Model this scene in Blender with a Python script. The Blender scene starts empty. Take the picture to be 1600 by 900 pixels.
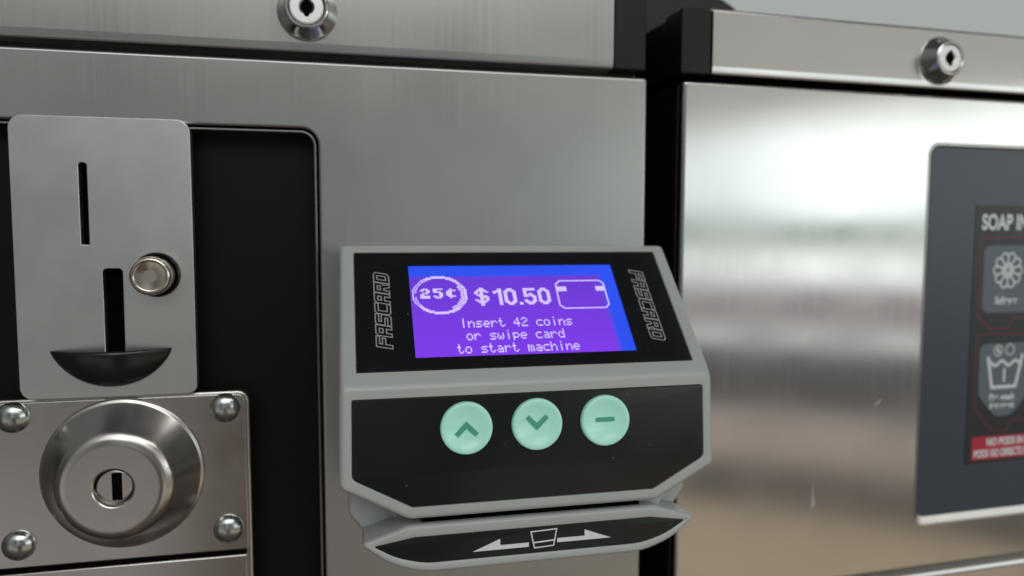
import bpy, bmesh, math, random
from mathutils import Vector, Matrix
random.seed(7)
sc = bpy.context.scene
COL = sc.collection
MM = 0.001
R = math.radians
PI = math.pi

# ------------------------------------------------------------------ camera
cd = bpy.data.cameras.new("Camera")
cam = bpy.data.objects.new("Camera", cd)
COL.objects.link(cam)
sc.camera = cam
cd.sensor_width = 36.0
cd.lens = 26.0
cd.clip_start = 0.01
cd.clip_end = 100.0
cam.location = (0, -0.260, 0)
YAW, PITCH, ROLL = 12.64, 4.18, 0.11
cam.rotation_euler = (Matrix.Rotation(R(-YAW), 3, 'Z') @ Matrix.Rotation(R(90 - PITCH), 3, 'X')
                      @ Matrix.Rotation(R(ROLL), 3, 'Z')).to_euler()
cd.dof.use_dof = True
cd.dof.focus_distance = 0.212
cd.dof.aperture_fstop = 8.0

# ------------------------------------------------------------------ view
sc.view_settings.view_transform = 'Standard'
sc.view_settings.look = 'None'
sc.view_settings.exposure = 0.0
sc.view_settings.gamma = 1.0

# ------------------------------------------------------------------ world: the light of the room behind the camera
world = bpy.data.worlds.new("World")
sc.world = world
world.use_nodes = True
wn, wl = world.node_tree.nodes, world.node_tree.links
wn.clear()
def wnode(t, **k):
    n = wn.new(t)
    for a, b in k.items():
        setattr(n, a, b)
    return n
def wmath(op, a, b=None, c=None):
    n = wnode('ShaderNodeMath', operation=op)
    for i, v in enumerate((a, b, c)):
        if v is None:
            continue
        if isinstance(v, (int, float)):
            n.inputs[i].default_value = v
        else:
            wl.new(v, n.inputs[i])
    return n.outputs[0]
def wramp(fac, stops, interp='LINEAR'):
    n = wnode('ShaderNodeValToRGB')
    n.color_ramp.interpolation = interp
    el = n.color_ramp.elements
    while len(el) > 1:
        el.remove(el[-1])
    for i, (p, c) in enumerate(stops):
        e = el[0] if i == 0 else el.new(p)
        e.position = p
        e.color = (c[0] / 3, c[1] / 3, c[2] / 3, 1)
    wl.new(fac, n.inputs[0])
    return n.outputs[0]
tc = wnode('ShaderNodeTexCoord')
sep = wnode('ShaderNodeSeparateXYZ')
wl.new(tc.outputs['Generated'], sep.inputs[0])
dx, dy, dz = sep.outputs
az = wmath('ARCTAN2', dx, wmath('MULTIPLY', dy, -1.0))          # 0 = straight behind the camera, + to the right
zf = wmath('MULTIPLY_ADD', dz, 0.5, 0.5)
def Z(v): return v * 0.5 + 0.5
# shop front with daylight, away to the right
front = wramp(zf, [(Z(-1), (.04, .034, .03)), (Z(-.65), (.10, .08, .06)), (Z(-.42), (.52, .42, .28)), (Z(-.345), (.46, .37, .27)),
    (Z(-.325), (.14, .125, .11)), (Z(-.295), (.16, .14, .125)), (Z(-.27), (.50, .425, .36)), (Z(-.23), (.46, .40, .36)),
    (Z(-.205), (.13, .123, .12)), (Z(-.15), (.15, .145, .143)), (Z(-.13), (.98, 1.0, .99)), (Z(-.105), (.40, .36, .36)),
    (Z(-.07), (.38, .33, .34)), (Z(-.052), (1.8, 1.9, 1.88)), (Z(-.028), (1.75, 1.85, 1.80)),
    (Z(-.012), (.46, .55, .49)), (Z(.012), (.48, .57, .52)), (Z(.035), (1.3, 1.43, 1.41)), (Z(.115), (1.3, 1.43, 1.41)),
    (Z(.145), (.60, .585, .55)), (Z(.33), (.56, .545, .51)), (Z(.46), (.13, .13, .128)), (Z(.8), (.06, .06, .06)), (Z(1), (.05, .05, .05))])
# the room straight behind the camera: dim, with the person taking the photo
room = wramp(zf, [(Z(-1), (.04, .036, .033)), (Z(-.65), (.09, .078, .068)), (Z(-.5), (.34, .325, .31)), (Z(-.33), (.46, .455, .445)),
    (Z(-.26), (.28, .28, .275)), (Z(-.15), (.18, .178, .175)), (Z(0), (.165, .172, .168)), (Z(.12), (.155, .16, .155)),
    (Z(.3), (.19, .195, .19)), (Z(.42), (1.75, 1.79, 1.75)), (Z(.66), (1.75, 1.79, 1.75)), (Z(.76), (.20, .20, .20)), (Z(.86), (.06, .06, .06)), (Z(1), (.05, .05, .05))])
# a paler side wall to the left, dark again further round
side = wramp(zf, [(Z(-1), (.04, .036, .033)), (Z(-.6), (.09, .078, .068)), (Z(-.42), (.20, .17, .15)), (Z(-.34), (.42, .40, .385)), (Z(-.15), (.34, .33, .32)), (Z(0), (.22, .23, .225)),
    (Z(.3), (.30, .31, .30)), (Z(.6), (.5, .5, .49)), (Z(.8), (.16, .16, .16)), (Z(.86), (.06, .06, .06)), (Z(1), (.05, .05, .05))])
dark = wramp(zf, [(Z(-1), (.03, .028, .026)), (Z(-.3), (.07, .06, .055)), (Z(0), (.06, .06, .058)), (Z(.35), (.14, .14, .138)), (Z(.8), (.15, .15, .15)), (Z(.86), (.06, .06, .06)), (Z(1), (.05, .05, .05))])
fmask = wnode('ShaderNodeMapRange', interpolation_type='SMOOTHSTEP')
wl.new(az, fmask.inputs[0])
fmask.inputs[1].default_value = R(19)
fmask.inputs[2].default_value = R(29)
fm2 = wnode('ShaderNodeMapRange', interpolation_type='SMOOTHSTEP')
wl.new(az, fm2.inputs[0])
fm2.inputs[1].default_value = R(72)
fm2.inputs[2].default_value = R(57)
mask = fmask.outputs[0]
mx = wnode('ShaderNodeMix', data_type='RGBA')
wl.new(mask, mx.inputs[0])
pa = wnode('ShaderNodeMapRange', interpolation_type='SMOOTHSTEP')
wl.new(az, pa.inputs[0])
pa.inputs[1].default_value, pa.inputs[2].default_value = R(-17), R(-10)
pb = wnode('ShaderNodeMapRange', interpolation_type='SMOOTHSTEP')
wl.new(az, pb.inputs[0])
pb.inputs[1].default_value, pb.inputs[2].default_value = R(9), R(2)
pz = wnode('ShaderNodeMapRange', interpolation_type='SMOOTHSTEP')
wl.new(dz, pz.inputs[0])
pz.inputs[1].default_value, pz.inputs[2].default_value = -.08, -.18
pm = wmath('MULTIPLY', wmath('MULTIPLY', pa.outputs[0], pb.outputs[0]), pz.outputs[0])
mp_ = wnode('ShaderNodeMix', data_type='RGBA')                   # the person's dark sleeve and hand
azr = wramp(wmath('MULTIPLY_ADD', az, .5 / PI, .5), [(.5 + d / 360, (v, v, v)) for d, v in
    ((-60, 1), (-27, 1.0), (-22, .85), (-18, .6), (-12, 2.0), (-7, 1.9), (-2, 1.1), (6, 1), (60, 1))])   # made-up bright and dark columns, shaping the coin plate's reflection
vm = wnode('ShaderNodeVectorMath', operation='MULTIPLY')
wl.new(room, vm.inputs[0])
wl.new(azr, vm.inputs[1])
vs = wnode('ShaderNodeVectorMath', operation='SCALE')
wl.new(vm.outputs[0], vs.inputs[0])
vs.inputs['Scale'].default_value = 3.0
wl.new(pm, mp_.inputs[0])
wl.new(vs.outputs[0], mp_.inputs[6])
mp_.inputs[7].default_value = (.095 / 3, .072 / 3, .058 / 3, 1)
lmask = wnode('ShaderNodeMapRange', interpolation_type='SMOOTHSTEP')
wl.new(az, lmask.inputs[0])
lmask.inputs[1].default_value = R(-22)
lmask.inputs[2].default_value = R(-34)
ml = wnode('ShaderNodeMix', data_type='RGBA')
wl.new(lmask.outputs[0], ml.inputs[0])
wl.new(mp_.outputs[2], ml.inputs[6])
dmask = wnode('ShaderNodeMapRange', interpolation_type='SMOOTHSTEP')
wl.new(az, dmask.inputs[0])
dmask.inputs[1].default_value = R(-42)
dmask.inputs[2].default_value = R(-56)
md_ = wnode('ShaderNodeMix', data_type='RGBA')
wl.new(dmask.outputs[0], md_.inputs[0])
wl.new(side, md_.inputs[6])
wl.new(dark, md_.inputs[7])
wl.new(md_.outputs[2], ml.inputs[7])
wl.new(ml.outputs[2], mx.inputs[6])
wl.new(front, mx.inputs[7])
bg = wnode('ShaderNodeBackground')
bg.inputs[1].default_value = 3.0
mr = wnode('ShaderNodeMix', data_type='RGBA')                    # dim again beside and behind the machines
wl.new(fm2.outputs[0], mr.inputs[0])
wl.new(dark, mr.inputs[6])
wl.new(mx.outputs[2], mr.inputs[7])
wl.new(mr.outputs[2], bg.inputs[0])
out = wnode('ShaderNodeOutputWorld')
wl.new(bg.outputs[0], out.inputs[0])

# ------------------------------------------------------------------ lamps: shop window (daylight) and ceiling tube
def area(name, loc, target, sx, sy, power, colour):
    l = bpy.data.lights.new(name, 'AREA')
    l.shape = 'RECTANGLE'
    l.size, l.size_y = sx, sy
    l.energy = power
    l.color = colour
    o = bpy.data.objects.new(name, l)
    COL.objects.link(o)
    o.location = loc
    o.rotation_euler = (Vector(target) - Vector(loc)).to_track_quat('-Z', 'Y').to_euler()
    return o
area("window_light", (2.6, -1.9, 0.30), (0.05, 0, 0), 1.8, 0.5, 2.2, (.93, 1.0, .98))
area("ceiling_light", (0.55, -1.25, 1.05), (0.05, 0, 0), 1.2, 0.3, 2.5, (1.0, .98, .94))

# ------------------------------------------------------------------ materials
def mat(name):
    m = bpy.data.materials.new(name)
    m.use_nodes = True
    nt = m.node_tree
    b = nt.nodes['Principled BSDF']
    return m, nt, b
def N(nt, t, **k):
    n = nt.nodes.new(t)
    for a, b in k.items():
        setattr(n, a, b)
    return n
def noise(nt, scale, detail=3, rough=.5, coord='Object', stretch=None):
    t = N(nt, 'ShaderNodeTexCoord')
    n = N(nt, 'ShaderNodeTexNoise')
    n.inputs['Scale'].default_value = scale
    n.inputs['Detail'].default_value = detail
    n.inputs['Roughness'].default_value = rough
    src = t.outputs[coord]
    if stretch:
        mp = N(nt, 'ShaderNodeMapping')
        mp.inputs['Scale'].default_value = stretch
        nt.links.new(src, mp.inputs[0])
        src = mp.outputs[0]
    nt.links.new(src, n.inputs[0])
    return n.outputs[0]
def maprange(nt, v, a, b, c, d):
    n = N(nt, 'ShaderNodeMapRange')
    nt.links.new(v, n.inputs[0])
    for i, x in enumerate((a, b, c, d)):
        n.inputs[i + 1].default_value = x
    return n.outputs[0]
def bump(nt, b, h, strength, dist):
    n = N(nt, 'ShaderNodeBump')
    n.inputs['Strength'].default_value = strength
    n.inputs['Distance'].default_value = dist
    nt.links.new(h, n.inputs['Height'])
    nt.links.new(n.outputs[0], b.inputs['Normal'])
def two_tone(nt, b, v, c1, c2):
    n = N(nt, 'ShaderNodeMix', data_type='RGBA')
    nt.links.new(v, n.inputs[0])
    n.inputs[6].default_value = (*c1, 1)
    n.inputs[7].default_value = (*c2, 1)
    nt.links.new(n.outputs[2], b.inputs['Base Color'])

def brushed(name, col, rough, aniso, streak=.05, wave=0.0):
    """stainless sheet with a vertical grain"""
    m, nt, b = mat(name)
    b.inputs['Metallic'].default_value = 1
    b.inputs['Anisotropic'].default_value = aniso
    tg = N(nt, 'ShaderNodeTangent', direction_type='RADIAL', axis='Z')
    nt.links.new(tg.outputs[0], b.inputs['Tangent'])
    s = noise(nt, 1.0, 4, .65, stretch=(2600, 2600, 7))
    two_tone(nt, b, s, [c * .94 for c in col], [min(1, c * 1.06) for c in col])
    big = noise(nt, 22, 3)
    a = N(nt, 'ShaderNodeMath', operation='ADD')
    nt.links.new(maprange(nt, s, .3, .7, -streak, streak), a.inputs[0])
    nt.links.new(maprange(nt, big, .35, .65, rough - .03, rough + .04), a.inputs[1])
    nt.links.new(a.outputs[0], b.inputs['Roughness'])
    a2 = N(nt, 'ShaderNodeMath', operation='MULTIPLY_ADD')
    nt.links.new(noise(nt, 9, 2), a2.inputs[0])
    a2.inputs[1].default_value = wave
    nt.links.new(s, a2.inputs[2])
    bump(nt, b, a2.outputs[0], .12, .00004)
    return m
def metal(name, col, rough, mottled=.05, scale=160):
    m, nt, b = mat(name)
    b.inputs['Metallic'].default_value = 1
    n = noise(nt, scale, 5, .6)
    two_tone(nt, b, n, [c * .93 for c in col], [min(1, c * 1.05) for c in col])
    nt.links.new(maprange(nt, n, .3, .7, max(.02, rough - mottled), rough + mottled), b.inputs['Roughness'])
    bump(nt, b, noise(nt, scale * .25, 2), .03, .0001)
    return m
def plastic(name, col, rough, grain=.06, gscale=4500, spec=.5, var=.05, rv=.045):
    m, nt, b = mat(name)
    n = noise(nt, 120, 4)
    two_tone(nt, b, n, [c * (1 - var) for c in col], [c * (1 + var) for c in col])
    nt.links.new(maprange(nt, n, .3, .7, rough - rv, rough + rv), b.inputs['Roughness'])
    b.inputs['Specular IOR Level'].default_value = spec
    if grain:
        bump(nt, b, noise(nt, gscale, 2), grain, .0001)
    return m
def dusty(name, col, rough, spec=.5, dens=420):
    """black glossy overlay with a few specks of dust lying on it"""
    m, nt, b = mat(name)
    t = N(nt, 'ShaderNodeTexCoord')
    v = N(nt, 'ShaderNodeTexVoronoi')
    v.inputs['Scale'].default_value = dens
    nt.links.new(t.outputs['Object'], v.inputs[0])
    near = maprange(nt, v.outputs['Distance'], .055, .09, 1, 0)
    rnd = N(nt, 'ShaderNodeSeparateColor')
    nt.links.new(v.outputs['Color'], rnd.inputs[0])
    pick = N(nt, 'ShaderNodeMath', operation='GREATER_THAN')
    nt.links.new(rnd.outputs[0], pick.inputs[0])
    pick.inputs[1].default_value = .90
    f = N(nt, 'ShaderNodeMath', operation='MULTIPLY')
    nt.links.new(near, f.inputs[0])
    nt.links.new(pick.outputs[0], f.inputs[1])
    f2 = N(nt, 'ShaderNodeMath', operation='MULTIPLY')
    nt.links.new(f.outputs[0], f2.inputs[0])
    f2.inputs[1].default_value = .55
    two_tone(nt, b, f2.outputs[0], col, (.45, .45, .43))
    n = noise(nt, 60, 4)
    nt.links.new(maprange(nt, n, .3, .7, rough - .05, rough + .07), b.inputs['Roughness'])
    b.inputs['Specular IOR Level'].default_value = spec
    return m
def flat(name, col, rough=.5):
    m, nt, b = mat(name)
    n = noise(nt, 900, 2)
    two_tone(nt, b, n, [c * .93 for c in col], [min(1, c * 1.07) for c in col])
    b.inputs['Roughness'].default_value = rough
    return m
def glow(name, col, strength):
    m, nt, b = mat(name)
    b.inputs['Base Color'].default_value = (.02, .02, .03, 1)
    b.inputs['Roughness'].default_value = .25
    n = noise(nt, 28, 3)
    mixn = N(nt, 'ShaderNodeMix', data_type='RGBA')
    nt.links.new(n, mixn.inputs[0])
    mixn.inputs[6].default_value = (*[c * .86 for c in col], 1)
    mixn.inputs[7].default_value = (*[c * 1.14 for c in col], 1)
    nt.links.new(mixn.outputs[2], b.inputs['Emission Color'])
    b.inputs['Emission Strength'].default_value = strength
    return m

M = {}
M['steel'] = brushed('brushed_steel', (.535, .54, .52), .33, .75, .04, 3)
M['steel_bright'] = brushed('bright_brushed_steel', (.60, .595, .58), .15, .88, .02, 4)
M['plate'] = metal('satin_steel', (.75, .75, .74), .32, .03, 45)
M['vault'] = metal('polished_steel', (.60, .575, .55), .20, .04, 60)
M['dome'] = metal('bright_steel', (.60, .57, .54), .19, .03, 90)
M['chrome'] = metal('chrome', (.72, .73, .72), .08, .03, 200)
M['nickel'] = metal('nickel', (.66, .60, .52), .17, .05, 250)
M['zinc'] = metal('zinc', (.56, .59, .58), .19, .09, 420)
M['black'] = plastic('black_plastic', (.009, .009, .009), .42, .05, spec=.35)
M['cabinet'] = plastic('black_enamel', (.011, .011, .011), .30, .03, 900)
M['recess'] = plastic('black_panel', (.005, .005, .005), .5, .03, spec=.2)
M['dark'] = plastic('shade_black', (.0012, .0012, .0012), .8, 0, spec=.05)  # near-black standing for shade inside slots, keyholes and the vault gap
M['rim'] = metal('dull_steel', (.26, .26, .25), .35, .05, 300)
M['plug'] = metal('brushed_plug', (.80, .80, .79), .42, .05, 500)
M['mark'] = flat('dried_drip', (.48, .46, .43), .6)
M['cup'] = plastic('black_cup', (.012, .013, .014), .17, .02)
M['housing'] = plastic('grey_plastic', (.53, .56, .54), .33, .10, 5200, var=.025, rv=.015)
M['overlay'] = dusty('black_overlay', (.0085, .0097, .0108), .22)
M['white'] = flat('white_print', (.93, .97, .97))
M['logo'] = flat('grey_outline_print', (.42, .43, .48))
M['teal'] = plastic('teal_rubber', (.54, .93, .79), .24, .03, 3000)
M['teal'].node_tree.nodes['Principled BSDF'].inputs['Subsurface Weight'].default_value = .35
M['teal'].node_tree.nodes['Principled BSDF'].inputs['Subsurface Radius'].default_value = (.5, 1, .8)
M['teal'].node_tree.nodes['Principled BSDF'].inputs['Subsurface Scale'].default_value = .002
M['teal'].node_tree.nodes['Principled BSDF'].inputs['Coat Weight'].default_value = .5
# faint emission added to the rubber keys to raise their brightness
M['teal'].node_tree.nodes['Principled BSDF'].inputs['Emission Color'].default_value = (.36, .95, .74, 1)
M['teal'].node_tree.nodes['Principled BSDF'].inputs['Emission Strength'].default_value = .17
M['icon'] = plastic('dark_teal_rubber', (.11, .50, .36), .40, .02)
M['lcd_blue'] = glow('screen_backlight', (.018, .075, .86), 1.0)
M['lcd'] = glow('screen_purple', (.165, .034, .74), 1.0)
def lcd():
    """the lit field: violet, running into the blue backlight along its top and right"""
    m, nt, b = mat('screen_purple')
    b.inputs['Base Color'].default_value = (.02, .02, .03, 1)
    b.inputs['Roughness'].default_value = .25
    t = N(nt, 'ShaderNodeTexCoord')
    sp = N(nt, 'ShaderNodeSeparateXYZ')
    nt.links.new(t.outputs['Generated'], sp.inputs[0])
    r = maprange(nt, sp.outputs[0], .968, 1.0, 0, 1)
    u = maprange(nt, sp.outputs[2], .968, 1.0, 0, 1)
    mxx = N(nt, 'ShaderNodeMath', operation='MAXIMUM')
    nt.links.new(r, mxx.inputs[0])
    nt.links.new(u, mxx.inputs[1])
    vv = N(nt, 'ShaderNodeMath', operation='MULTIPLY_ADD')
    nt.links.new(sp.outputs[2], vv.inputs[0])
    vv.inputs[1].default_value = .75
    n2 = N(nt, 'ShaderNodeMath', operation='MULTIPLY')
    nt.links.new(noise(nt, 34, 2), n2.inputs[0])
    n2.inputs[1].default_value = .4
    nt.links.new(n2.outputs[0], vv.inputs[2])
    m1 = N(nt, 'ShaderNodeMix', data_type='RGBA')
    nt.links.new(vv.outputs[0], m1.inputs[0])
    m1.inputs[6].default_value = (.22, .036, .86, 1)
    m1.inputs[7].default_value = (.13, .036, .62, 1)
    m2 = N(nt, 'ShaderNodeMix', data_type='RGBA')
    nt.links.new(mxx.outputs[0], m2.inputs[0])
    nt.links.new(m1.outputs[2], m2.inputs[6])
    m2.inputs[7].default_value = (.018, .075, .86, 1)
    nt.links.new(m2.outputs[2], b.inputs['Emission Color'])
    b.inputs['Emission Strength'].default_value = 1.0
    return m
M['lcd'] = lcd()
M['lcd_text'] = glow('screen_lettering', (.62, .50, .97), 1.12)
M['window'] = plastic('slate_panel', (.046, .060, .088), .30, 0, var=.01, rv=.008)
M['label'] = plastic('label_black', (.020, .022, .026), .35, .0)
M['card_grey'] = flat('label_grey', (.13, .165, .195), .4)
M['red'] = flat('label_red', (.55, .02, .045), .4)
M['red_line'] = flat('label_red_line', (.20, .02, .035), .4)
M['print'] = flat('label_white', (.80, .86, .88), .4)
M['wall'] = plastic('painted_wall', (.88, .95, .97), .6, .05, 400)

# ------------------------------------------------------------------ mesh helpers (all shapes in millimetres)
class Frame:
    """u, v in a plane, h out of it"""
    def __init__(s, o, u, v):
        s.o, s.u, s.v = Vector(o), Vector(u).normalized(), Vector(v).normalized()
        s.n = s.u.cross(s.v)
    def __call__(s, u, v, h=0):
        return s.o + s.u * u + s.v * v + s.n * h
FRONT = Frame((0, 0, 0), (1, 0, 0), (0, 0, 1))                    # h points to -Y, towards the camera
LOC = {}
def link(o, parent, shift):
    COL.objects.link(o)
    if parent:
        o.parent = parent
    LOC[o.name] = shift
def obj(name, bm, m, parent=None, smooth=35, bevel=None, seg=3, wn_=True, base=None, solid=None):
    """bm in mm -> one linked mesh object; a child keeps the coordinates of its thing"""
    shift = Vector(LOC[parent.name]) if parent else Vector(base or (0, 0, 0))
    bm.normal_update()
    me = bpy.data.meshes.new(name)
    bm.to_mesh(me)
    bm.free()
    me.transform(Matrix.Scale(MM, 4) @ Matrix.Translation(-shift))
    o = bpy.data.objects.new(name, me)
    link(o, parent, shift)
    if not parent:
        o.location = shift * MM
    ms = m if isinstance(m, (list, tuple)) else [m]
    for x in ms:
        me.materials.append(x)
    if smooth:
        for p in me.polygons:
            p.use_smooth = True
        me.set_sharp_from_angle(angle=R(smooth))
        for p in me.polygons:
            if abs(p.normal.y) > .9995:                        # the flat fronts stay flat
                p.use_smooth = False
    if solid:
        md = o.modifiers.new('solid', 'SOLIDIFY')
        md.thickness = solid * MM
    if bevel:
        md = o.modifiers.new('bevel', 'BEVEL')
        md.width = bevel * MM
        md.segments = seg
        md.limit_method = 'ANGLE'
        md.angle_limit = R(28)
        md.harden_normals = False
        if wn_:
            w = o.modifiers.new('normals', 'WEIGHTED_NORMAL')
            w.keep_sharp = False
    return o
def empty(name, loc, label, cat, rotz=0, group=None):
    o = bpy.data.objects.new(name, None)
    o.empty_display_size = .02
    COL.objects.link(o)
    o.location = Vector(loc) * MM
    o.rotation_euler = (0, 0, rotz)
    LOC[o.name] = Vector(loc) if not rotz else Vector((0, 0, loc[2]))
    o['label'], o['category'] = label, cat
    if group:
        o['group'] = group
    return o
def box(x0, x1, y0, y1, z0, z1, bm=None):
    bm = bm or bmesh.new()
    v = [bm.verts.new((x, y, z)) for x in (x0, x1) for y in (y0, y1) for z in (z0, z1)]
    for f in ((0, 1, 3, 2), (4, 6, 7, 5), (0, 4, 5, 1), (2, 3, 7, 6), (0, 2, 6, 4), (1, 5, 7, 3)):
        bm.faces.new([v[i] for i in f])
    bmesh.ops.recalc_face_normals(bm, faces=bm.faces)
    return bm
def rounded(pts, rad, n=6):
    """round the corners of a closed polygon; rad = one radius or one for each corner"""
    outp = []
    k = len(pts)
    rs = rad if isinstance(rad, (list, tuple)) else [rad] * k
    for i in range(k):
        p, a, b = Vector(pts[i]), Vector(pts[i - 1]), Vector(pts[(i + 1) % k])
        r = rs[i]
        if r <= 0:
            outp.append((p.x, p.y))
            continue
        d1, d2 = (a - p).normalized(), (b - p).normalized()
        ang = d1.angle(d2)
        t = min(r / math.tan(ang / 2), (a - p).length * .49, (b - p).length * .49)
        rr = t * math.tan(ang / 2)
        c = p + (d1 + d2).normalized() * (rr / math.sin(ang / 2))
        s, e = p + d1 * t - c, p + d2 * t - c
        a0, a1 = math.atan2(s.y, s.x), math.atan2(e.y, e.x)
        da = (a1 - a0 + PI) % (2 * PI) - PI
        for j in range(n + 1):
            q = a0 + da * j / n
            outp.append((c.x + rr * math.cos(q), c.y + rr * math.sin(q)))
    return outp
def rect(x0, x1, z0, z1): return [(x0, z0), (x1, z0), (x1, z1), (x0, z1)]
def circle(cx, cz, r, n=48): return [(cx + r * math.cos(2 * PI * i / n), cz + r * math.sin(2 * PI * i / n)) for i in range(n)]
def prism(fr, pts, h0, h1, bm=None):
    bm = bm or bmesh.new()
    A = [bm.verts.new(fr(u, v, h0)) for u, v in pts]
    B = [bm.verts.new(fr(u, v, h1)) for u, v in pts]
    k = len(pts)
    fs = [bm.faces.new(A), bm.faces.new(B)]
    for i in range(k):
        fs.append(bm.faces.new((A[i], A[(i + 1) % k], B[(i + 1) % k], B[i])))
    bmesh.ops.recalc_face_normals(bm, faces=fs)
    return bm
def sheet(fr, outer, holes, h0, h1, bev=.3):
    """plate with holes and softly rolled edges, from a filled 2D curve"""
    cu = bpy.data.curves.new('tmp', 'CURVE')
    cu.dimensions = '2D'
    cu.fill_mode = 'BOTH'
    for loop in [outer] + list(holes):
        sp = cu.splines.new('POLY')
        sp.points.add(len(loop) - 1)
        for p, q in zip(sp.points, loop):
            p.co = (q[0], q[1], 0, 1)
        sp.use_cyclic_u = True
    cu.extrude = abs(h1 - h0) / 2 - bev
    cu.bevel_depth = bev
    cu.bevel_resolution = 3
    cu.offset = -bev
    o = bpy.data.objects.new('tmp', cu)
    COL.objects.link(o)
    dg = bpy.context.evaluated_depsgraph_get()
    me = bpy.data.meshes.new_from_object(o.evaluated_get(dg))
    bm = bmesh.new()
    bm.from_mesh(me)
    bpy.data.objects.remove(o)
    bpy.data.curves.remove(cu)
    bpy.data.meshes.remove(me)
    bmesh.ops.remove_doubles(bm, verts=bm.verts, dist=.001)
    mid = (h0 + h1) / 2
    for v in bm.verts:
        v.co = fr(v.co.x, v.co.y, v.co.z + mid)
    bmesh.ops.recalc_face_normals(bm, faces=bm.faces)
    return bm
def lathe(fr, cu, cv, prof, n=56, bm=None, cap0=False, cap1=True, skew=(0, 0)):
    bm = bm or bmesh.new()
    rings = []
    for r, h in prof:
        rings.append([bm.verts.new(fr(cu + r * math.cos(2 * PI * i / n) + skew[0] * max(0, h), cv + r * math.sin(2 * PI * i / n) + skew[1] * max(0, h), h)) for i in range(n)])
    for a, b in zip(rings, rings[1:]):
        for i in range(n):
            bm.faces.new((a[i], a[(i + 1) % n], b[(i + 1) % n], b[i]))
    if cap0: bm.faces.new(rings[0])
    if cap1: bm.faces.new(rings[-1])
    bmesh.ops.recalc_face_normals(bm, faces=bm.faces)
    return bm
def fillet(p0, p1, p2, n=5):
    """quadratic bend in a profile"""
    o = []
    for i in range(n + 1):
        t = i / n
        o.append(tuple((1 - t) ** 2 * a + 2 * t * (1 - t) * b + t * t * c for a, b, c in zip(p0, p1, p2)))
    return o
def stroke(fr, pts, w, h, closed=False, bm=None):
    """printed line of constant width"""
    bm = bm or bmesh.new()
    k = len(pts)
    P = [Vector(p) for p in pts]
    L, Rr = [], []
    for i in range(k):
        a = P[i - 1] if (i > 0 or closed) else None
        b = P[(i + 1) % k] if (i < k - 1 or closed) else None
        d1 = (P[i] - a).normalized() if a is not None else None
        d2 = (b - P[i]).normalized() if b is not None else None
        d1 = d1 if d1 is not None else d2
        d2 = d2 if d2 is not None else d1
        n1, n2 = Vector((-d1.y, d1.x)), Vector((-d2.y, d2.x))
        mth = (n1 + n2)
        mth = mth.normalized() if mth.length > 1e-6 else n1
        s = min(w / 2 / max(.35, mth.dot(n1)), w * 1.4)
        L.append(bm.verts.new(fr(P[i].x + mth.x * s, P[i].y + mth.y * s, h)))
        Rr.append(bm.verts.new(fr(P[i].x - mth.x * s, P[i].y - mth.y * s, h)))
    for i in range(k if closed else k - 1):
        j = (i + 1) % k
        bm.faces.new((Rr[i], Rr[j], L[j], L[i]))
    return bm
def poly(fr, pts, h, bm=None):
    bm = bm or bmesh.new()
    f = bm.faces.new([bm.verts.new(fr(u, v, h)) for u, v in pts])
    return bm
def text(fr, s, u0, u1, v0, v1, h, bold=.0, bm=None):
    """words fitted to a box of the plane, printed flat"""
    cu = bpy.data.curves.new('tmp', 'FONT')
    cu.body = s
    cu.size = 1
    cu.offset = bold
    o = bpy.data.objects.new('tmp', cu)
    COL.objects.link(o)
    dg = bpy.context.evaluated_depsgraph_get()
    me = bpy.data.meshes.new_from_object(o.evaluated_get(dg))
    b2 = bmesh.new()
    b2.from_mesh(me)
    bpy.data.objects.remove(o)
    bpy.data.curves.remove(cu)
    bpy.data.meshes.remove(me)
    xs = [v.co.x for v in b2.verts]
    ys = [v.co.y for v in b2.verts]
    ax, bx, ay, by = min(xs), max(xs), min(ys), max(ys)
    for v in b2.verts:
        v.co = fr(u0 + (v.co.x - ax) / (bx - ax) * (u1 - u0), v0 + (v.co.y - ay) / (by - ay) * (v1 - v0), h)
    if bm is None:
        return b2
    me = bpy.data.meshes.new('tmp')
    b2.to_mesh(me)
    b2.free()
    bm.from_mesh(me)
    bpy.data.meshes.remove(me)
    return bm

# ------------------------------------------------------------------ the wall behind
w = obj('wall', box(-1500, 2500, 760, 800, -1000, 1500), M['wall'], smooth=0)
w['kind'] = 'structure'
w['label'] = 'pale blue grey wall behind the two machines'
w['category'] = 'wall'

# ------------------------------------------------------------------ cam lock of a machine's top bar
def cam_lock(parent, cx, cz, y0):
    fr = Frame((0, y0, 0), (1, 0, 0), (0, 0, 1))
    prof = [(9.7, -.3), (9.7, .5)] + fillet((9.7, .5), (9.6, .9), (9.2, 1.3), 3) + [(7.25, 5.4)] + \
        fillet((7.25, 5.4), (6.95, 6.0), (6.5, 6.1), 4) + [(6.0, 6.1), (5.75, 5.9), (5.6, 5.0)]
    lk = obj('lock', lathe(fr, cx, cz, prof, 64, cap1=False), M['chrome'], parent, smooth=40)
    pl = obj('key_plug', lathe(fr, cx, cz, [(5.55, 4.2), (5.5, 5.3)] + fillet((5.5, 5.3), (5.35, 5.6), (5, 5.62), 3) + [(2.6, 5.62), (1.9, 5.1), (1.8, 3)], 56, cap1=False), M['plug'], lk)
    bm = lathe(fr, cx, cz, [(2.6, 3.0), (.01, 3.0)], 32, cap1=False)
    bm = prism(fr, rounded(rect(cx - .75, cx + .75, cz - 3.1, cz + 3.1), .3, 3), 4.6, 5.68, bm)
    bm = prism(fr, circle(cx, cz, 1.75, 28), 4.6, 5.66, bm)
    obj('keyhole', bm, M['dark'], lk)

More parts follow.
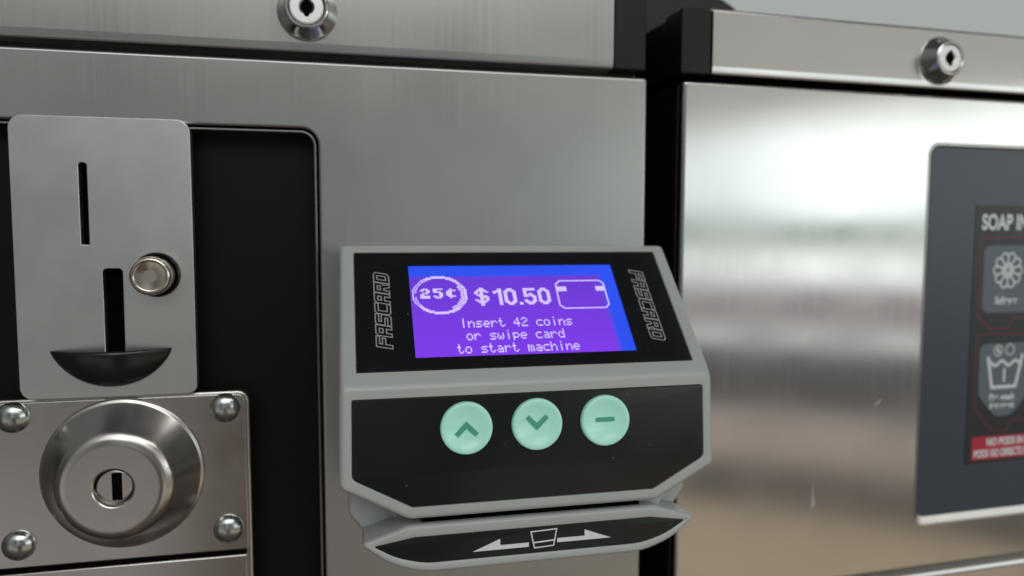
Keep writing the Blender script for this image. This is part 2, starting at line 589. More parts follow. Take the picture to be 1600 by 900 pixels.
# ------------------------------------------------------------------ left machine
lm = empty('washing_machine', (0, 0, -400), 'left washing machine of dull brushed steel carrying the coin slot and the card reader', 'washing machine',
           group='steel coin washing machines')
obj('cabinet', box(-165, 108.2, 13, 640, -400, 56.0), M['cabinet'], lm, bevel=1.2)
obj('cabinet_top', box(-165, 108.6, 8, 640, 56.6, 96), M['cabinet'], lm, bevel=1.5)
RECESS = rounded(rect(-150, -8.6, -330, 35.2), 5.5, 8)
obj('front_panel', sheet(FRONT, rounded(rect(-164, 109.2, -400, 57.4), 1.2, 4), [RECESS], -10, 0, 1.0), M['steel'], lm, smooth=50)
inner = rounded(rect(-148.4, -10.2, -328.4, 33.6), 4.2, 8)
obj('recess_rim', sheet(FRONT, rounded(rect(-149.4, -9.3, -329.4, 34.5), 4.9, 8), [inner], -8.6, -.3, .4), M['rim'], lm, smooth=50)
obj('control_recess', prism(FRONT, rounded(rect(-150.5, -8.2, -330.5, 35.6), 5, 6), -12.5, -8.4), M['recess'], lm, smooth=30)
# top bar: rolled lower edge
def bar(name, x0, x1, parent, m, z0=60.2, z1=84.6, yb=12.0):
    prof = [(yb, z0)] + fillet((1.5, z0), (.35, z0), (.28, z0 + .9), 6) + [(0, z0 + 3.0)] + fillet((0, z1 - 1.3), (0, z1), (1.3, z1), 6) + [(yb, z1)]
    bm = bmesh.new()
    ra = [bm.verts.new((x0, y, z)) for y, z in prof]
    rb = [bm.verts.new((x1, y, z)) for y, z in prof]
    k = len(prof)
    for i in range(k):
        bm.faces.new((ra[i], rb[i], rb[(i + 1) % k], ra[(i + 1) % k]))
    bm.faces.new(ra)
    bm.faces.new(rb)
    bmesh.ops.recalc_face_normals(bm, faces=bm.faces)
    return obj(name, bm, m, parent, smooth=50)
bar('top_bar', -164, 96.0, lm, M['steel'], z1=100)
obj('end_cap', box(96.3, 109.0, .4, 14, 60.0, 100), M['black'], lm, bevel=.9)
cam_lock(lm, -11.4, 73.4, 0)

# ------------------------------------------------------------------ coin acceptor on the left machine
ca = empty('coin_acceptor', (-74, -2, -52), 'satin steel coin slot plate with round return button and black return cup', 'coin slot')
P0 = Frame((0, -1.2, 0), (1, 0, 0), (0, 0, 1))
CUPZ = -37.0
slot_a = rounded(rect(-81.15, -78.75, -3.6, 22.0), [.2, .2, 1.0, 1.0], 5)
slot_b = rounded(rect(-75.3, -69.5, -38.6, -11.2), [0, 0, 1.3, 1.3], 5)
face = [(-100.3, -52.4), (-48.3, -52.4), (-48.3, 36.2), (-100.3, 36.2)]
btn_hole = circle(-59.5, -13.3, 7.0, 48)
obj('face_plate', sheet(P0, rounded(face, [4, 3, 4.2, 4.2], 8), [slot_a, slot_b, btn_hole], -1.6, 2.2, .22), M['plate'], ca, smooth=50)
bm = box(-84, -76, 1.6, 3, -6, 24)
bm = box(-77, -67, 1.55, 3.05, -40, -9, bm)
obj('slot_shade', bm, M['dark'], ca, smooth=0)  # dark sheets painted for the shade inside the coin slots
bm = lathe(P0, -59.5, -13.3, [(7.6, -1.2), (7.0, -1.2), (7.0, 3.1), (6.7, 3.3), (6.35, 3.0), (6.3, -1)], 48, cap1=False)
obj('button_collar', bm, M['cup'], ca)
obj('return_button', lathe(P0, -59.5, -13.3, [(6.05, -1), (6.05, 10.0)] + fillet((6.05, 10.0), (6.0, 10.9), (5.2, 11.05), 5) + fillet((5.0, 11.05), (4.8, 10.75), (4.4, 10.7), 3) + [(2, 10.5)], 56), M['nickel'], ca)
# return cup: a quarter bowl bulging out of the plate
def cup_shell(a, b, c, n=30, m=10):
    bm = bmesh.new()
    rows = []
    for j in range(m + 1):
        ph = PI / 2 * j / m
        rows.append([bm.verts.new((-73.4 + a * math.cos(PI * i / n) * (math.cos(ph) ** .8 if j < m else 0.0), -3.4 - b * math.sin(PI * i / n) * math.cos(ph),
                                   CUPZ - .2 - c * math.sin(ph))) for i in range(n + 1)])
    for p, q in zip(rows, rows[1:]):
        for i in range(n):
            bm.faces.new((p[i], p[i + 1], q[i + 1], q[i]))
    bmesh.ops.remove_doubles(bm, verts=bm.verts, dist=.001)
    bmesh.ops.recalc_face_normals(bm, faces=bm.faces)
    return bm
def cup():
    """outline follows a circular segment; the bowl bulges out by 5 mm at its rim"""
    bm = bmesh.new()
    hw, sag, bulge = 17.6, 11.6, 5.0
    rad = (hw * hw + sag * sag) / (2 * sag)
    n, m = 36, 12
    rows = []
    for j in range(m + 1):
        t = j / m                                   # 0 at the rim, 1 at the plate
        row = []
        for i in range(n + 1):
            x = -hw + 2 * hw * i / n
            low = math.sqrt(max(0, rad * rad - x * x)) - (rad - sag)     # drop of the segment at x
            s = 1 - (x / hw) ** 2
            ang = t * PI / 2
            row.append(bm.verts.new((-73.4 + x, -3.38 - bulge * s * math.cos(ang), CUPZ - low * math.sin(ang))))
        rows.append(row)
    for p, q in zip(rows, rows[1:]):
        for i in range(n):
            bm.faces.new((p[i], p[i + 1], q[i + 1], q[i]))
    bmesh.ops.remove_doubles(bm, verts=bm.verts, dist=.0005)
    bmesh.ops.recalc_face_normals(bm, faces=bm.faces)
    return bm
obj('return_cup', cup(), M['cup'], ca, smooth=60, solid=-.5)

# ------------------------------------------------------------------ coin vault below it
va = empty('coin_vault', (-71.6, 0, -125), 'polished steel coin box door with domed lock and four round bolts', 'coin box')
V0 = Frame((0, -1.5, 0), (1, 0, 0), (0, 0, 1))
# plate with a folded lower lip
obj('front_plate', sheet(V0, rounded(rect(-111.2, -33.6, -106.8, -53.3), [.3, .3, 3.2, 3.2], 8), [circle(-71.6, -77.9, 24.5, 72)], -3, 0.6, .35), M['vault'], va, smooth=50)
obj('tray', sheet(V0, rounded(rect(-111.8, -32.4, -135, -52.4), [.3, .3, 4, 4], 8), [circle(-71.6, -77.9, 24.5, 72)], -3.4, -.2, .8), M['vault'], va, smooth=50)
obj('seam_shade', prism(V0, rect(-110.6, -34.4, -110, -106), -.3, .05), M['dark'], va, smooth=0)  # dark strip painted for the shadow in the gap under the plate
obj('lower_lip', sheet(V0, rounded(rect(-110.8, -34.2, -134, -108.6), .4, 3), [], -1, .8, .6), M['vault'], va, smooth=50)
def smooth_profile(P, n=6):
    o = [P[0]]
    for i in range(len(P) - 1):
        p0, p1, p2, p3 = P[max(i - 1, 0)], P[i], P[i + 1], P[min(i + 2, len(P) - 1)]
        for k in range(1, n + 1):
            t = k / n
            o.append(tuple(.5 * (2 * b + (c - a) * t + (2 * a - 5 * b + 4 * c - d) * t * t + (3 * b - a - 3 * c + d) * t ** 3)
                           for a, b, c, d in zip(p0, p1, p2, p3)))
    return o
# flared round boss, its flat top set a little low, with the lock in the middle
TOP = 9.5
prof = [(24.9, .1)] + fillet((24.9, .3), (24.75, 1.15), (23.9, 1.25), 6) + fillet((23.9, 1.25), (20.7, 4.2), (17.4, 8.0), 18)[1:] + \
    fillet((17.4, 8.0), (15.9, TOP), (13.4, TOP), 16)[1:] + [(10, TOP - .02), (6.4, TOP - .04), (5.85, TOP - .3), (5.75, TOP - 2.2)]
SK = (-.9 / TOP, -2.1 / TOP)
dm = obj('lock_dome', lathe(V0, -71.6, -77.9, prof, 112, cap1=False, skew=SK), M['dome'], va, smooth=55)
LCU, LCV = -71.6 - .85, -77.9 - 2.0
obj('key_plug', lathe(V0, LCU + .1, LCV + .1, [(5.6, TOP - 2.6), (5.35, TOP - 1.6)] + fillet((5.35, TOP - 1.6), (5.2, TOP - 1.25), (4.7, TOP - 1.2), 4) + [(3, TOP - 1.2)], 48), M['dome'], dm)
obj('keyhole', prism(V0, rounded(rect(LCU - .7, LCU + 2.3, LCV - 4.3, LCV + 4.5), .4, 3), TOP - 2, TOP - 1.1), M['dark'], dm)
for (bx_, bz_) in ((-103.0, -57.9), (-40.0, -57.9), (-103.0, -99.2), (-40.0, -99.2)):
    pr = [(4.9, .4), (4.9, .9)] + [(4.9 * math.cos(a), .9 + 2.7 * math.sin(a)) for a in [PI / 2 * i / 8 for i in range(1, 8)]] + [(.3, 3.6)]
    obj('bolt', lathe(V0, bx_, bz_, pr, 40), M['zinc'], va, smooth=60)

# ------------------------------------------------------------------ card reader
CX = 53.9
cr = empty('card_reader', (CX, 0, -97), 'grey plastic card reader with lit purple screen and three green buttons', 'card reader')
ya, za, yb, zb = -14.3, -3.9, -52.4, -43.0
UL = math.hypot(ya - yb, za - zb)
UP = Frame((CX, ya, za), (1, 0, 0), (0, ya - yb, za - zb))        # v runs up the slope, v = -UL at the ridge
yc, zc = -54.6, -81.2
LW = Frame((CX, yb, zb), (1, 0, 0), (0, yb - yc, zb - zc))        # v = 0 at the ridge, negative below
LL = math.hypot(yb - yc, zb - zc)
HW = 56.4
HT = HW - .2
# outlines of the two faces in their own planes, as vertices shared at the ridge
bm = bmesh.new()
def V3(p): return bm.verts.new(p)
tl, tr = V3(UP(-HT, 0)), V3(UP(HT, 0))
rl, rr = V3(UP(-HW, -UL)), V3(UP(HW, -UL))
cl, cr_ = V3(LW(-HW - .5, -28.2)), V3(LW(HW + .5, -28.2))
bl, br = V3(LW(-37.6, -LL)), V3(LW(37.6, -LL))
upin = [(-51.7, -49.4), (51.7, -49.4), (51.7, -2.7), (-51.7, -2.7)]
lwin = rounded([(-53.1, -3.2), (-53.3, -25.6), (-36.6, -34.6), (36.6, -34.6), (53.3, -25.6), (53.1, -3.2)], [.5, 2.2, .7, .7, 2.2, 1.0], 5)
lwout = [(-HW, 0), (-HW - .5, -28.2), (-37.6, -LL), (37.6, -LL), (HW + .5, -28.2), (HW, 0)]
DEP = 1.1
# upper face: frame around the sunk screen panel
iu = [V3(UP(u, v, 0)) for u, v in upin]
il = [V3(UP(u + (.25 if u < 0 else -.25), v + (.25 if v < -20 else -.25), -DEP)) for u, v in upin]
ou = [rl, rr, tr, tl]
for i in range(4):
    j = (i + 1) % 4
    bm.faces.new((ou[i], ou[j], iu[j], iu[i]))
    bm.faces.new((iu[i], iu[j], il[j], il[i]))
bm.faces.new(il)
# lower face
ol = [rl, cl, bl, br, cr_, rr]
kk = len(lwin) // 6
lu = [V3(LW(u, v, 0)) for u, v in lwin]
lcen = Vector((0, -17))
ll = [V3(LW(u * .9965, lcen.y + (v - lcen.y) * .988, -DEP)) for u, v in lwin]
nin = len(lwin)
for i in range(nin):
    j = (i + 1) % nin
    bm.faces.new((lu[i], lu[j], ll[j], ll[i]))
bm.faces.new(ll)
# ring between the outline and the rounded opening
for c in range(6):
    a, b = c * kk, (c + 1) * kk
    for i in range(a, b - 1):
        bm.faces.new((ol[c], lu[i], lu[i + 1]))
    d = (c + 1) % 6
    bm.faces.new((ol[c], lu[b - 1], lu[b % nin], ol[d]))
# back
YB = -2.0
def back(u, z, y=YB): return V3((CX + u, y, z))
bk = [back(-HT + .6, za - 2), back(HT - .6, za - 2), back(HW - 1.2, -43), back(HW - 1.2, -69), back(36, -78.5), back(-36, -78.5), back(-HW + 1.2, -69), back(-HW + 1.2, -43)]
fr_ = [tl, tr, rr, cr_, br, bl, cl, rl]
for i in range(8):
    j = (i + 1) % 8
    bm.faces.new((fr_[i], fr_[j], bk[j], bk[i]))
bm.faces.new(bk)
bmesh.ops.recalc_face_normals(bm, faces=bm.faces)
hs = obj('housing', bm, M['housing'], cr, smooth=0)
# soften only the outer edges
be = hs.data.attributes.new('bevel_weight_edge', 'FLOAT', 'EDGE')
hs.data.update()
outer_pts = [tuple((Vector(p) - Vector(LOC[cr.name])) * MM) for p in (UP(-HT, 0), UP(HT, 0), UP(-HW, -UL), UP(HW, -UL), LW(-HW - .5, -28.2), LW(HW + .5, -28.2), LW(-37.6, -LL), LW(37.6, -LL))]
def is_outer(co): return any((Vector(p) - co).length < 1e-6 for p in outer_pts)
mv = hs.data.vertices
for e in hs.data.edges:
    a, b = mv[e.vertices[0]].co, mv[e.vertices[1]].co
    oa, ob = is_outer(a), is_outer(b)
    backa, backb = abs(a.y - YB * MM) < 1e-6, abs(b.y - YB * MM) < 1e-6
    wgt = 0
    if oa and ob:
        wgt = 1.0
        if abs(a.z - b.z) < 1e-6 and abs(a.z - (zb + 97) * MM) < 1e-5:
            wgt = .55                                            # the ridge between the faces
    elif (oa and backb) or (ob and backa):
        wgt = 1.0
    be.data[e.index].value = wgt
for p in hs.data.polygons:
    p.use_smooth = True
md = hs.modifiers.new('bevel', 'BEVEL')
md.width = 1.9 * MM
md.segments = 5
md.limit_method = 'WEIGHT'
md.use_clamp_overlap = True
md2 = hs.modifiers.new('bevel_small', 'BEVEL')
md2.width = .22 * MM
md2.segments = 2
md2.limit_method = 'ANGLE'
md2.angle_limit = R(40)
wnm = hs.modifiers.new('normals', 'WEIGHTED_NORMAL')

# screen side
SP = obj('screen_panel', sheet(UP, rounded([(-51.4, -49.1), (51.4, -49.1), (51.4, -3.0), (-51.4, -3.0)], .5, 3),
         [rect(-34.5, 34.4, -44.7, -8.4)], -DEP + .02, -.25, .08), M['overlay'], cr, smooth=50)
scr = obj('screen', prism(UP, rect(-35.2, 35.2, -45.4, -7.7), -DEP + .05, -DEP + .25), M['lcd_blue'], cr, smooth=0)
HL = -DEP + .28
obj('display_field', poly(UP, rect(-34.4, 30.2, -44.6, -12.6), HL), M['lcd'], scr, smooth=0)
PW, PH = .402, .495                                              # one dot of the display
U0, V0s = -34.0, -12.8
GLY = {
 'I': ("111", "010", "010", "010", "010", "010", "111"), 'n': ("00000", "00000", "10110", "11001", "10001", "10001", "10001"),
 's': ("00000", "00000", "01111", "10000", "01110", "00001", "11110"), 'e': ("00000", "00000", "01110", "10001", "11111", "10000", "01110"),
 'r': ("00000", "00000", "10110", "11001", "10000", "10000", "10000"), 't': ("01000", "01000", "11100", "01000", "01000", "01001", "00110"),
 '4': ("00010", "00110", "01010", "10010", "11111", "00010", "00010"), '2': ("01110", "10001", "00001", "00110", "01000", "10000", "11111"),
 'c': ("00000", "00000", "01111", "10000", "10000", "10000", "01111"), 'o': ("00000", "00000", "01110", "10001", "10001", "10001", "01110"),
 'i': ("00100", "00000", "01100", "00100", "00100", "00100", "01110"), 'w': ("00000", "00000", "10001", "10001", "10101", "10101", "01010"),
 'p': ("00000", "00000", "11110", "10001", "10001", "11110", "10000", "10000"), 'a': ("00000", "00000", "01110", "00001", "01111", "10001", "01111"),
 'd': ("00001", "00001", "01101", "10011", "10001", "10001", "01111"), 'm': ("00000", "00000", "11010", "10101", "10101", "10101", "10101"),
 'h': ("10000", "10000", "10110", "11001", "10001", "10001", "10001"), ' ': ("000",)}
GLY['I'] = ("00100",) * 7
GLY['i'] = ("00100", "00000", "00100", "00100", "00100", "00100", "00100")
def dots(bm, rows, u, v, pw, ph):
    for j, row in enumerate(rows):
        i = 0
        while i < len(row):
            if row[i] == '1':
                k = i
                while k < len(row) and row[k] == '1':
                    k += 1
                poly(UP, rect(u + i * pw, u + k * pw, v - (j + 1) * ph, v - j * ph), HL + .03, bm)
                i = k
            else:
                i += 1
for line, u, v in (("Insert 42 coins", -20.0, -30.3), ("or swipe card", -18.6, -35.1), ("to start machine", -21.9, -39.9)):
    bm = bmesh.new()
    pw = .402
    for c in line:
        dots(bm, GLY[c], u, v, pw, .50)
        u += 6 * pw
    obj('lettering', bm, M['lcd_text'], scr, smooth=0)
BIG = {'$': ("00011000", "00111100", "01111110", "11011011", "11011000", "01111000", "00111110", "00011111", "00011011", "11011011", "01111110", "00111100", "00011000", "00011000"),
 '1': ("000110", "001110", "111110", "110110", "000110", "000110", "000110", "000110", "000110", "000110", "000110", "000110", "000110"),
 '0': ("0011100", "0111110", "1110111", "1100011", "1100011", "1100011", "1100011", "1100011", "1100011", "1100011", "1110111", "0111110", "0011100"),
 '5': ("1111111", "1111111", "1100000", "1100000", "1101100", "1111110", "1110111", "0000011", "0000011", "1100011", "1110111", "0111110", "0011100"),
 '.': ("00", "00", "00", "00", "00", "00", "00", "00", "00", "00", "00", "11", "11")}
bm = bmesh.new()
u = -14.2
for c, adv in (('$', 6.0), ('1', 3.55), ('0', 4.75), ('.', 1.75), ('5', 4.75), ('0', 4)):
    g = BIG[c]
    dots(bm, g, u, -18.3 + (.4 if c == '$' else 0), .58, .53)
    u += adv
obj('lettering', bm, M['lcd_text'], scr, smooth=0)
C25 = {'2': ("01110", "11011", "00011", "01110", "11000", "11111", "11111"), '5': ("11111", "11000", "11110", "00011", "00011", "11011", "01110"),
       'c': ("00100", "01111", "11100", "11100", "11100", "01111", "00100")}
bm = bmesh.new()
u = -31.4
for c in '25c':
    dots(bm, C25[c], u, -18.0, .62, .58)
    u += 4.1
obj('lettering', bm, M['lcd_text'], scr, smooth=0)
# coin drawn in dots: a thick milled edge
bm = bmesh.new()
cu_, cv_ = -25.2, -20.6
gx, gy = .42, .5
for j in range(-18, 19):
    run = []
    for i in range(-24, 25):
        x, y = i * gx, j * gy
        r = math.hypot(x / 8.7, y / 7.8)
        ang = math.atan2(y, x)
        on = .875 < r <= 1.0
        thick = .76 if -1.0 < ang < .55 else .875
        if thick < r <= 1.0:
            on = True
            if r < .93 and -1.0 < ang < .55 and ((i + 2 * j) % 4 == 0):
                on = False
        if ang > 2.1 and .915 < r < .955 or (ang < -2.6 and .915 < r < .955):
            on = False
        if on:
            run.append(i)
    k = 0
    while k < len(run):
        e = k
        while e + 1 < len(run) and run[e + 1] == run[e] + 1:
            e += 1
        poly(UP, rect(cu_ + (run[k] - .5) * gx, cu_ + (run[e] + .5) * gx, cv_ + (j - .5) * gy, cv_ + (j + .5) * gy), HL + .03, bm)
        k = e + 1
obj('coin_symbol', bm, M['lcd_text'], scr, smooth=0)
# card symbol: outline with two side tabs
bm = stroke(UP, [(14.9, -15.4), (28.8, -15.4), (30.0, -16.8), (29.9, -25.7), (28.6, -27.0), (14.6, -27.0), (13.2, -25.6), (13.4, -16.9)], .5, HL + .03, True)
poly(UP, rect(13.6, 16.7, -19.9, -17.9), HL + .045, bm)
poly(UP, rect(26.8, 29.8, -19.9, -17.9), HL + .045, bm)
obj('card_symbol', bm, M['lcd_text'], scr, smooth=0)

# outlined lettering at both sides of the screen
LET = {'F': [[(0, 0), (0, 5), (4, 5), (4, 4), (1.2, 4), (1.2, 3.1), (3.5, 3.1), (3.5, 2.1), (1.2, 2.1), (1.2, 0)]],
 'A': [[(0, 0), (0, 4.2), (.8, 5), (4, 5), (4, 0), (2.8, 0), (2.8, 1.7), (1.2, 1.7), (1.2, 0)], [(1.2, 2.8), (1.2, 3.9), (2.8, 3.9), (2.8, 2.8)]],
 'S': [[(0, 0), (0, 1.1), (2.8, 1.1), (2.8, 2), (0, 2), (0, 4.4), (.6, 5), (4, 5), (4, 3.9), (1.2, 3.9), (1.2, 3.1), (4, 3.1), (4, .6), (3.4, 0)]],
 'C': [[(.7, 0), (0, .7), (0, 4.3), (.7, 5), (4, 5), (4, 3.9), (1.2, 3.9), (1.2, 1.1), (4, 1.1), (4, 0)]],
 'R': [[(0, 0), (0, 5), (4, 5), (4, 2.5), (3.3, 1.9), (4, 0), (2.7, 0), (2.0, 1.8), (1.2, 1.8), (1.2, 0)], [(1.2, 2.9), (1.2, 3.9), (2.8, 3.9), (2.8, 2.9)]],
 'D': [[(0, 0), (0, 5), (3.3, 5), (4, 4.3), (4, .7), (3.3, 0)], [(1.2, 1.1), (1.2, 3.9), (2.8, 3.9), (2.8, 1.1)]]}
def wordmark(side):
    bm = bmesh.new()
    x = 0
    for c in 'FASCARD':
        for loop in LET[c]:
            pts = []
            for a, b in loop:
                t, q = x + a + .22 * b, b
                if side < 0:
                    pts.append((-40.9 - q * .94 + 0, -41.3 + t * .98))
                else:
                    pts.append((40.3 + q * .94, -11.4 - t * .98))
            stroke(UP, pts, .34, -.25 + .03, True, bm)
        x += 4.25
    return bm
obj('lettering', wordmark(-1), M['logo'], SP, smooth=0)
obj('lettering', wordmark(1), M['logo'], SP, smooth=0)

# keypad side
kpin = [(u * .9955, lcen.y + (v - lcen.y) * .985) for u, v in lwin]
KP = obj('keypad_panel', sheet(LW, kpin, [], -DEP + .02, -.2, .08), M['overlay'], cr, smooth=50)
BV = -12.55
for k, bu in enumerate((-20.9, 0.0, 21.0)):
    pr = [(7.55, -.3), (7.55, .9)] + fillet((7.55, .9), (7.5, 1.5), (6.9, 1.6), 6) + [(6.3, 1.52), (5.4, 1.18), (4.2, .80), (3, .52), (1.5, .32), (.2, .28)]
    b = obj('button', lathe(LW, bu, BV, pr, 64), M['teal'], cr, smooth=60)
    if k == 2:
        sh = rounded(rect(bu - 3.0, bu + 3.0, BV - .35, BV + .9), .45, 4)
    else:
        s = 1 if k == 0 else -1
        oz = BV - .25 if k == 0 else BV + .35
        sh = [(-3.55, -1.4), (-2.5, -2.4), (0, .1), (2.5, -2.4), (3.55, -1.4), (0, 2.1)]
        sh = [(bu + a, oz + s * c) for a, c in sh]
    bm = prism(LW, sh, .1, .78)
    for v in bm.verts:                                           # follow the dome
        pass
    obj('symbol', bm, M['icon'], b, smooth=0)

# housing base and swipe rail
bm = prism(FRONT, [(CX + a, c) for a, c in ((-54.4, -58), (-54.4, -84), (-48.5, -92), (48.5, -92), (54.4, -84), (54.4, -58))], 1.5, 39)
obj('base', bm, M['housing'], cr, smooth=30, bevel=1.8, seg=4)
for s in (-1, 1):
    bm = prism(FRONT, [(CX + s * a, c) for a, c in ((33.4, -78), (33.4, -86), (40.5, -86), (46, -78))], 20, 41 if s < 0 else 48)
    obj('slot_end', bm, M['housing'], cr, smooth=30, bevel=.6, seg=3)
obj('slot_shade', box(CX - 33.6, CX + 33.6, -50.6, -38.5, -85, -82.55), M['dark'], cr, smooth=0)  # black block painted for the shade in the open card slit
yl0, zl0, yl1, zl1 = -53.2, -83.2, -54.4, -97.0
LP = Frame((CX, yl0, zl0), (1, 0, 0), (0, yl0 - yl1, zl0 - zl1))
def lobe(tip, tipv, top, topv, bot, botv, midu, midv, cut=1.0):
    return [(-top, topv), (-tip + cut * .5, tipv + cut * .45), (-tip + cut * .5, tipv - cut * .5), (-midu, midv), (-bot, botv),
            (bot, botv), (midu, midv), (tip - cut * .5, tipv - cut * .5), (tip - cut * .5, tipv + cut * .45), (top, topv)]
lo = rounded(lobe(51.0, -4.4, 37.6, 0, 33.5, -13.8, 43.2, -10.6, 1.2), [3, 1.5, 1.8, 26, 26, 26, 26, 1.8, 1.5, 3], 7)
li = rounded(lobe(47.4, -5.1, 35.8, -3.2, 33.0, -11.2, 41.3, -8.9, .5), [1.2, .3, .3, 24, 24, 24, 24, .3, .3, 1.2], 7)
bm = bmesh.new()
oF = [bm.verts.new(LP(u, v, 0)) for u, v in lo]
iF = [bm.verts.new(LP(u, v, 0)) for u, v in li]
iD = [bm.verts.new(LP(u * .997, -6.5 + (v + 6.5) * .96, -.7)) for u, v in li]
oB = [bm.verts.new(LP(u, v + .8, -46 + 0)) for u, v in lo]
k = len(lo)
for i in range(k):
    j = (i + 1) % k
    bm.faces.new((oF[i], oF[j], iF[j], iF[i]))
    bm.faces.new((iF[i], iF[j], iD[j], iD[i]))
    bm.faces.new((oF[j], oF[i], oB[i], oB[j]))
bm.faces.new(iD)
bm.faces.new(oB)
bmesh.ops.recalc_face_normals(bm, faces=bm.faces)
rail = obj('swipe_rail', bm, M['housing'], cr, smooth=0, bevel=None)
be = rail.data.attributes.new('bevel_weight_edge', 'FLOAT', 'EDGE')
fo = [(Vector(LP(u, v, 0)) - Vector(LOC[cr.name])) * MM for u, v in lo]
mv = rail.data.vertices
for e in rail.data.edges:
    a, b = mv[e.vertices[0]].co, mv[e.vertices[1]].co
    if any((a - q).length < 1e-6 for q in fo) and any((b - q).length < 1e-6 for q in fo):
        be.data[e.index].value = 1
for p in rail.data.polygons:
    p.use_smooth = True
md = rail.modifiers.new('bevel', 'BEVEL')
md.width = 1.3 * MM
md.segments = 4
md.limit_method = 'WEIGHT'
rail.modifiers.new('normals', 'WEIGHTED_NORMAL')
rp = obj('rail_panel', sheet(LP, [(u * .995, -6.5 + (v + 6.5) * .95) for u, v in li], [], -.69, -.12, .06), M['overlay'], rail, smooth=50)
HP = -.12 + .03
ARR = [(-19.3, -9.0), (-11.0, -5.9), (-11.0, -7.75), (-2.4, -7.75), (-2.4, -9.0)]
for s in (1, -1):
    dv = 0.0 if s == 1 else .55
    obj('arrow', poly(LP, [(u * s + (0 if s == 1 else 3.9), v + dv) for u, v in ARR], HP), M['white'], rail, smooth=0)
bm = stroke(LP, [(-1.7, -4.7), (6.2, -4.4), (5.2, -9.2), (-.7, -9.5)], .36, HP, True)
stroke(LP, [(-1.0, -7.95), (5.45, -7.65)], .42, HP + .01, False, bm)
obj('card_symbol', bm, M['white'], rail, smooth=0)

# lint caught along the slot
bm = bmesh.new()
for k in range(16):
    x, q = CX + random.uniform(-32, 33), random.uniform(.06, .17)
    y = random.uniform(-50.4, -48.5)
    box(x, x + q * random.uniform(.8, 2.6), y, y + q, -82.6, -82.6 + q * random.uniform(.6, 2), bm)
lint = obj('lint', bm, M['white'], cr, smooth=0)
lint['kind'] = 'stuff'

# ------------------------------------------------------------------ right machine (local axes, turned slightly away)
rm = empty('washing_machine', (123.8, 0, -400), 'right washing machine of bright reflective steel with a dark soap chart on its front', 'washing machine',
           rotz=R(2.36), group='steel coin washing machines')
obj('cabinet', box(.6, 560, 6, 640, -400, 56.6), M['cabinet'], rm, bevel=1.2)
obj('cabinet_top', box(-.8, 560, 9, 640, 59.6, 83.6), M['cabinet'], rm, bevel=1.5)
obj('hinge_cover', prism(FRONT, [(-13, 50), (58.6, 50), (58.6, 103.4), (56, 105.8), (50.5, 108.6), (40, 113), (-13, 118)], -190, -60), M['cabinet'], rm, smooth=35)
WIN = rounded(rect(113.6, 300, -124.0, 37.0), 4.2, 8)
obj('front_panel', sheet(FRONT, rounded(rect(0, 560, -144.2, 57.4), 1.4, 4), [WIN], -4.5, 0, 1.3), M['steel_bright'], rm, smooth=50)
bm = bmesh.new()
prof = [(12, -399), (0, -399)] + fillet((0, -149.5), (0, -145.0), (5.5, -144.6), 8) + [(12, -144.6)]
ra = [bm.verts.new((0, y, z)) for y, z in prof]
rb = [bm.verts.new((560, y, z)) for y, z in prof]
for i in range(len(prof)):
    j = (i + 1) % len(prof)
    bm.faces.new((ra[i], rb[i], rb[j], ra[j]))
bm.faces.new(ra)
bm.faces.new(rb)
bmesh.ops.recalc_face_normals(bm, faces=bm.faces)
obj('lower_panel', bm, M['steel_bright'], rm, smooth=50)
# chamfered edge round the sunk panel
bm = bmesh.new()
t0 = [bm.verts.new(FRONT(u, v, .10)) for u, v in rounded(rect(113.0, 300.6, -125.0, 37.6), 4.8, 8)]
t1 = [bm.verts.new(FRONT(u, v, .10)) for u, v in rounded(rect(113.3, 300.3, -124.6, 37.3), 4.6, 8)]
t2 = [bm.verts.new(FRONT(u, v, -.50)) for u, v in rounded(rect(114.5, 299.1, -121.6, 36.5), 3.6, 8)]
t3 = [bm.verts.new(FRONT(u, v, -1.5)) for u, v in rounded(rect(113.0, 300.6, -125.0, 37.6), 4.8, 8)]
k = len(t0)
for i in range(k):
    j = (i + 1) % k
    for p, q in ((t0, t1), (t1, t2), (t3, t0)):
        bm.faces.new((p[i], p[j], q[j], q[i]))
bmesh.ops.recalc_face_normals(bm, faces=bm.faces)
obj('window_trim', bm, M['dome'], rm, smooth=30)
cp = obj('control_panel', prism(FRONT, rounded(rect(114.0, 299.6, -123.6, 36.6), 4, 6), -4, -.75), M['window'], rm, smooth=30)
bar('top_bar', 11.9, 560, rm, M['steel_bright'])
obj('end_cap', box(-1.0, 11.6, .4, 14, 60.0, 84.2), M['black'], rm, bevel=.8)
cam_lock(rm, 116.0, 71.3, 0)
obj('dried_drip', poly(FRONT, [(61.6, -101), (61.8, -101), (62.1, -106), (62.9, -110.6), (62.5, -112), (61.6, -112), (61.2, -110.4), (61.5, -106)], .03), M['mark'], rm, smooth=0)
obj('dried_drip', poly(FRONT, [(90.6, -70.2), (93.6, -68.6), (93.9, -69.0), (91.6, -70.9), (90.8, -71.1)], .03), M['mark'], rm, smooth=0)
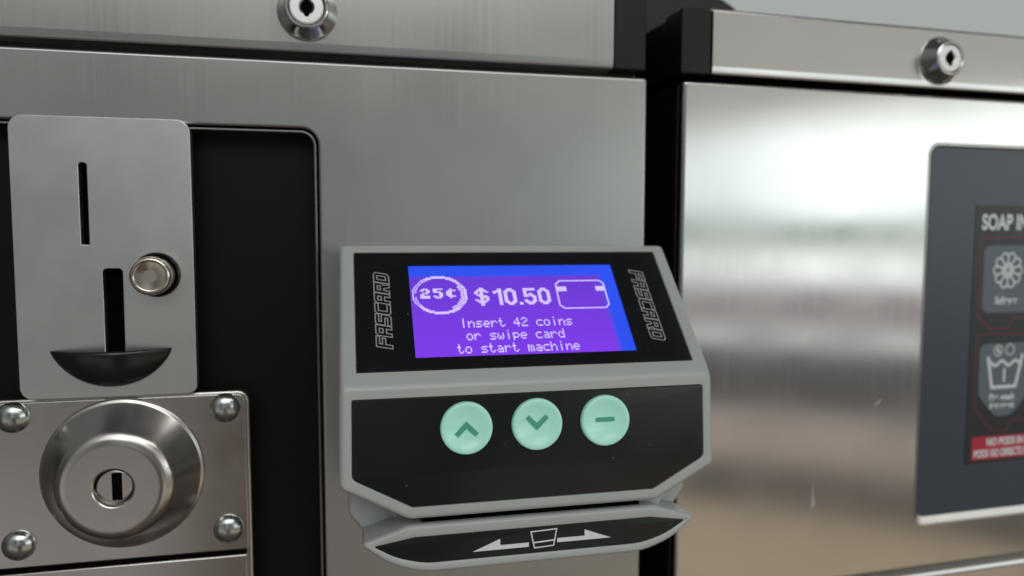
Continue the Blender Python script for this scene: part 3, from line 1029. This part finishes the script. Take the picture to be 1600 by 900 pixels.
# soap chart
lb = obj('soap_chart', prism(FRONT, rect(139.2, 290, -100.4, 12.6), -.75, -.55), M['label'], rm, smooth=0)
H = -.55
obj('lettering', text(FRONT, "SOAP IN", 142.6, 167.6, 2.0, 9.0, H + .05, .035), M['print'], lb, smooth=0)
bm = stroke(FRONT, rounded([(142.6, -1.0), (200, -1.0), (200, -36.5), (161, -36.5), (159.5, -40.8), (150.0, -40.8), (142.9, -35.5)], [.8, .8, .8, 1, 1, 2, 2], 4), .55, H + .04, True)
stroke(FRONT, rounded([(142.6, -43.3), (200, -43.3), (200, -82), (163, -82), (162.0, -86.3), (153.2, -86.3), (143.0, -75.5)], [.8, .8, .8, 1, 1, 4, 5], 5), .55, H + .04, True, bm)
obj('border', bm, M['red_line'], lb, smooth=0)
tile_a = obj('tile', poly(FRONT, rounded(rect(144.6, 172.5, -33.8, -4.6), 3.2, 6), H + .03), M['card_grey'], lb, smooth=0)
tile_b = obj('tile', poly(FRONT, rounded([(144.6, -47.4), (172.6, -47.4), (172.6, -70), (163.5, -79.8), (154.5, -79.8), (144.8, -70)], [3, 3, 6, 6, 6, 6], 6), H + .03), M['card_grey'], lb, smooth=0)
# flower made of petals
bm = bmesh.new()
fx, fz = 157.8, -15.4
for i in range(10):
    a = 2 * PI * i / 10
    ca_, sa_ = math.cos(a), math.sin(a)
    pet = []
    for t in range(12):
        q = 2 * PI * t / 12
        l, wd = 5.2 + 2.6 * math.cos(q), 1.75 * math.sin(q) * (1 + .35 * math.cos(q))
        pet.append((fx + l * ca_ - wd * sa_, fz + l * sa_ + wd * ca_))
    stroke(FRONT, pet, .75, H + .06 + .002 * i, True, bm)
    stroke(FRONT, [(fx, fz), (fx + 2.7 * ca_, fz + 2.7 * sa_)], 1.1, H + .09, False, bm)
obj('flower_symbol', bm, M['print'], lb, smooth=0)
obj('lettering', text(FRONT, "Softener", 151.5, 163.8, -30.2, -26.6, H + .06, .03), M['print'], lb, smooth=0)
# wash tub
bm = stroke(FRONT, [(149.3, -53.0), (152.0, -66.8), (165.0, -66.8), (168.4, -52.4)], 1.5, H + .06, False, bm=None)
wave = [(149.6 + 18.6 * t / 24, -56.2 + 1.05 * math.cos(t / 24 * 2 * PI * 2.5) * (1 if t % 24 else 1)) for t in range(25)]
stroke(FRONT, wave, 1.3, H + .08, False, bm)
stroke(FRONT, [(158.6, -58.5), (158.6, -64.5)], 1.2, H + .06, False, bm)
stroke(FRONT, circle(154.7, -50.6, 2.3, 20), .5, H + .06, True, bm)
stroke(FRONT, circle(161.2, -50.3, 2.3, 20), .5, H + .06, True, bm)
stroke(FRONT, [(153.8, -49.4), (155.6, -51.8)], 1.2, H + .07, False, bm)
obj('tub_symbol', bm, M['print'], lb, smooth=0)
bm = text(FRONT, "Pre wash", 151.0, 164.8, -72.8, -69.6, H + .06, .03)
text(FRONT, "detergent", 151.2, 165.0, -77.2, -73.4, H + .06, .03, bm)
obj('lettering', bm, M['print'], lb, smooth=0)
rb_ = obj('notice', poly(FRONT, rect(142.7, 180, -98.9, -88.6), H + .03), M['red'], lb, smooth=0)
bm = text(FRONT, "NO PODS IN", 150.8, 171.2, -93.0, -89.4, H + .06, .045)
text(FRONT, "PODS GO DIRECTLY", 144.0, 173.4, -98.0, -94.4, H + .06, .045, bm)
obj('lettering', bm, M['print'], lb, smooth=0)
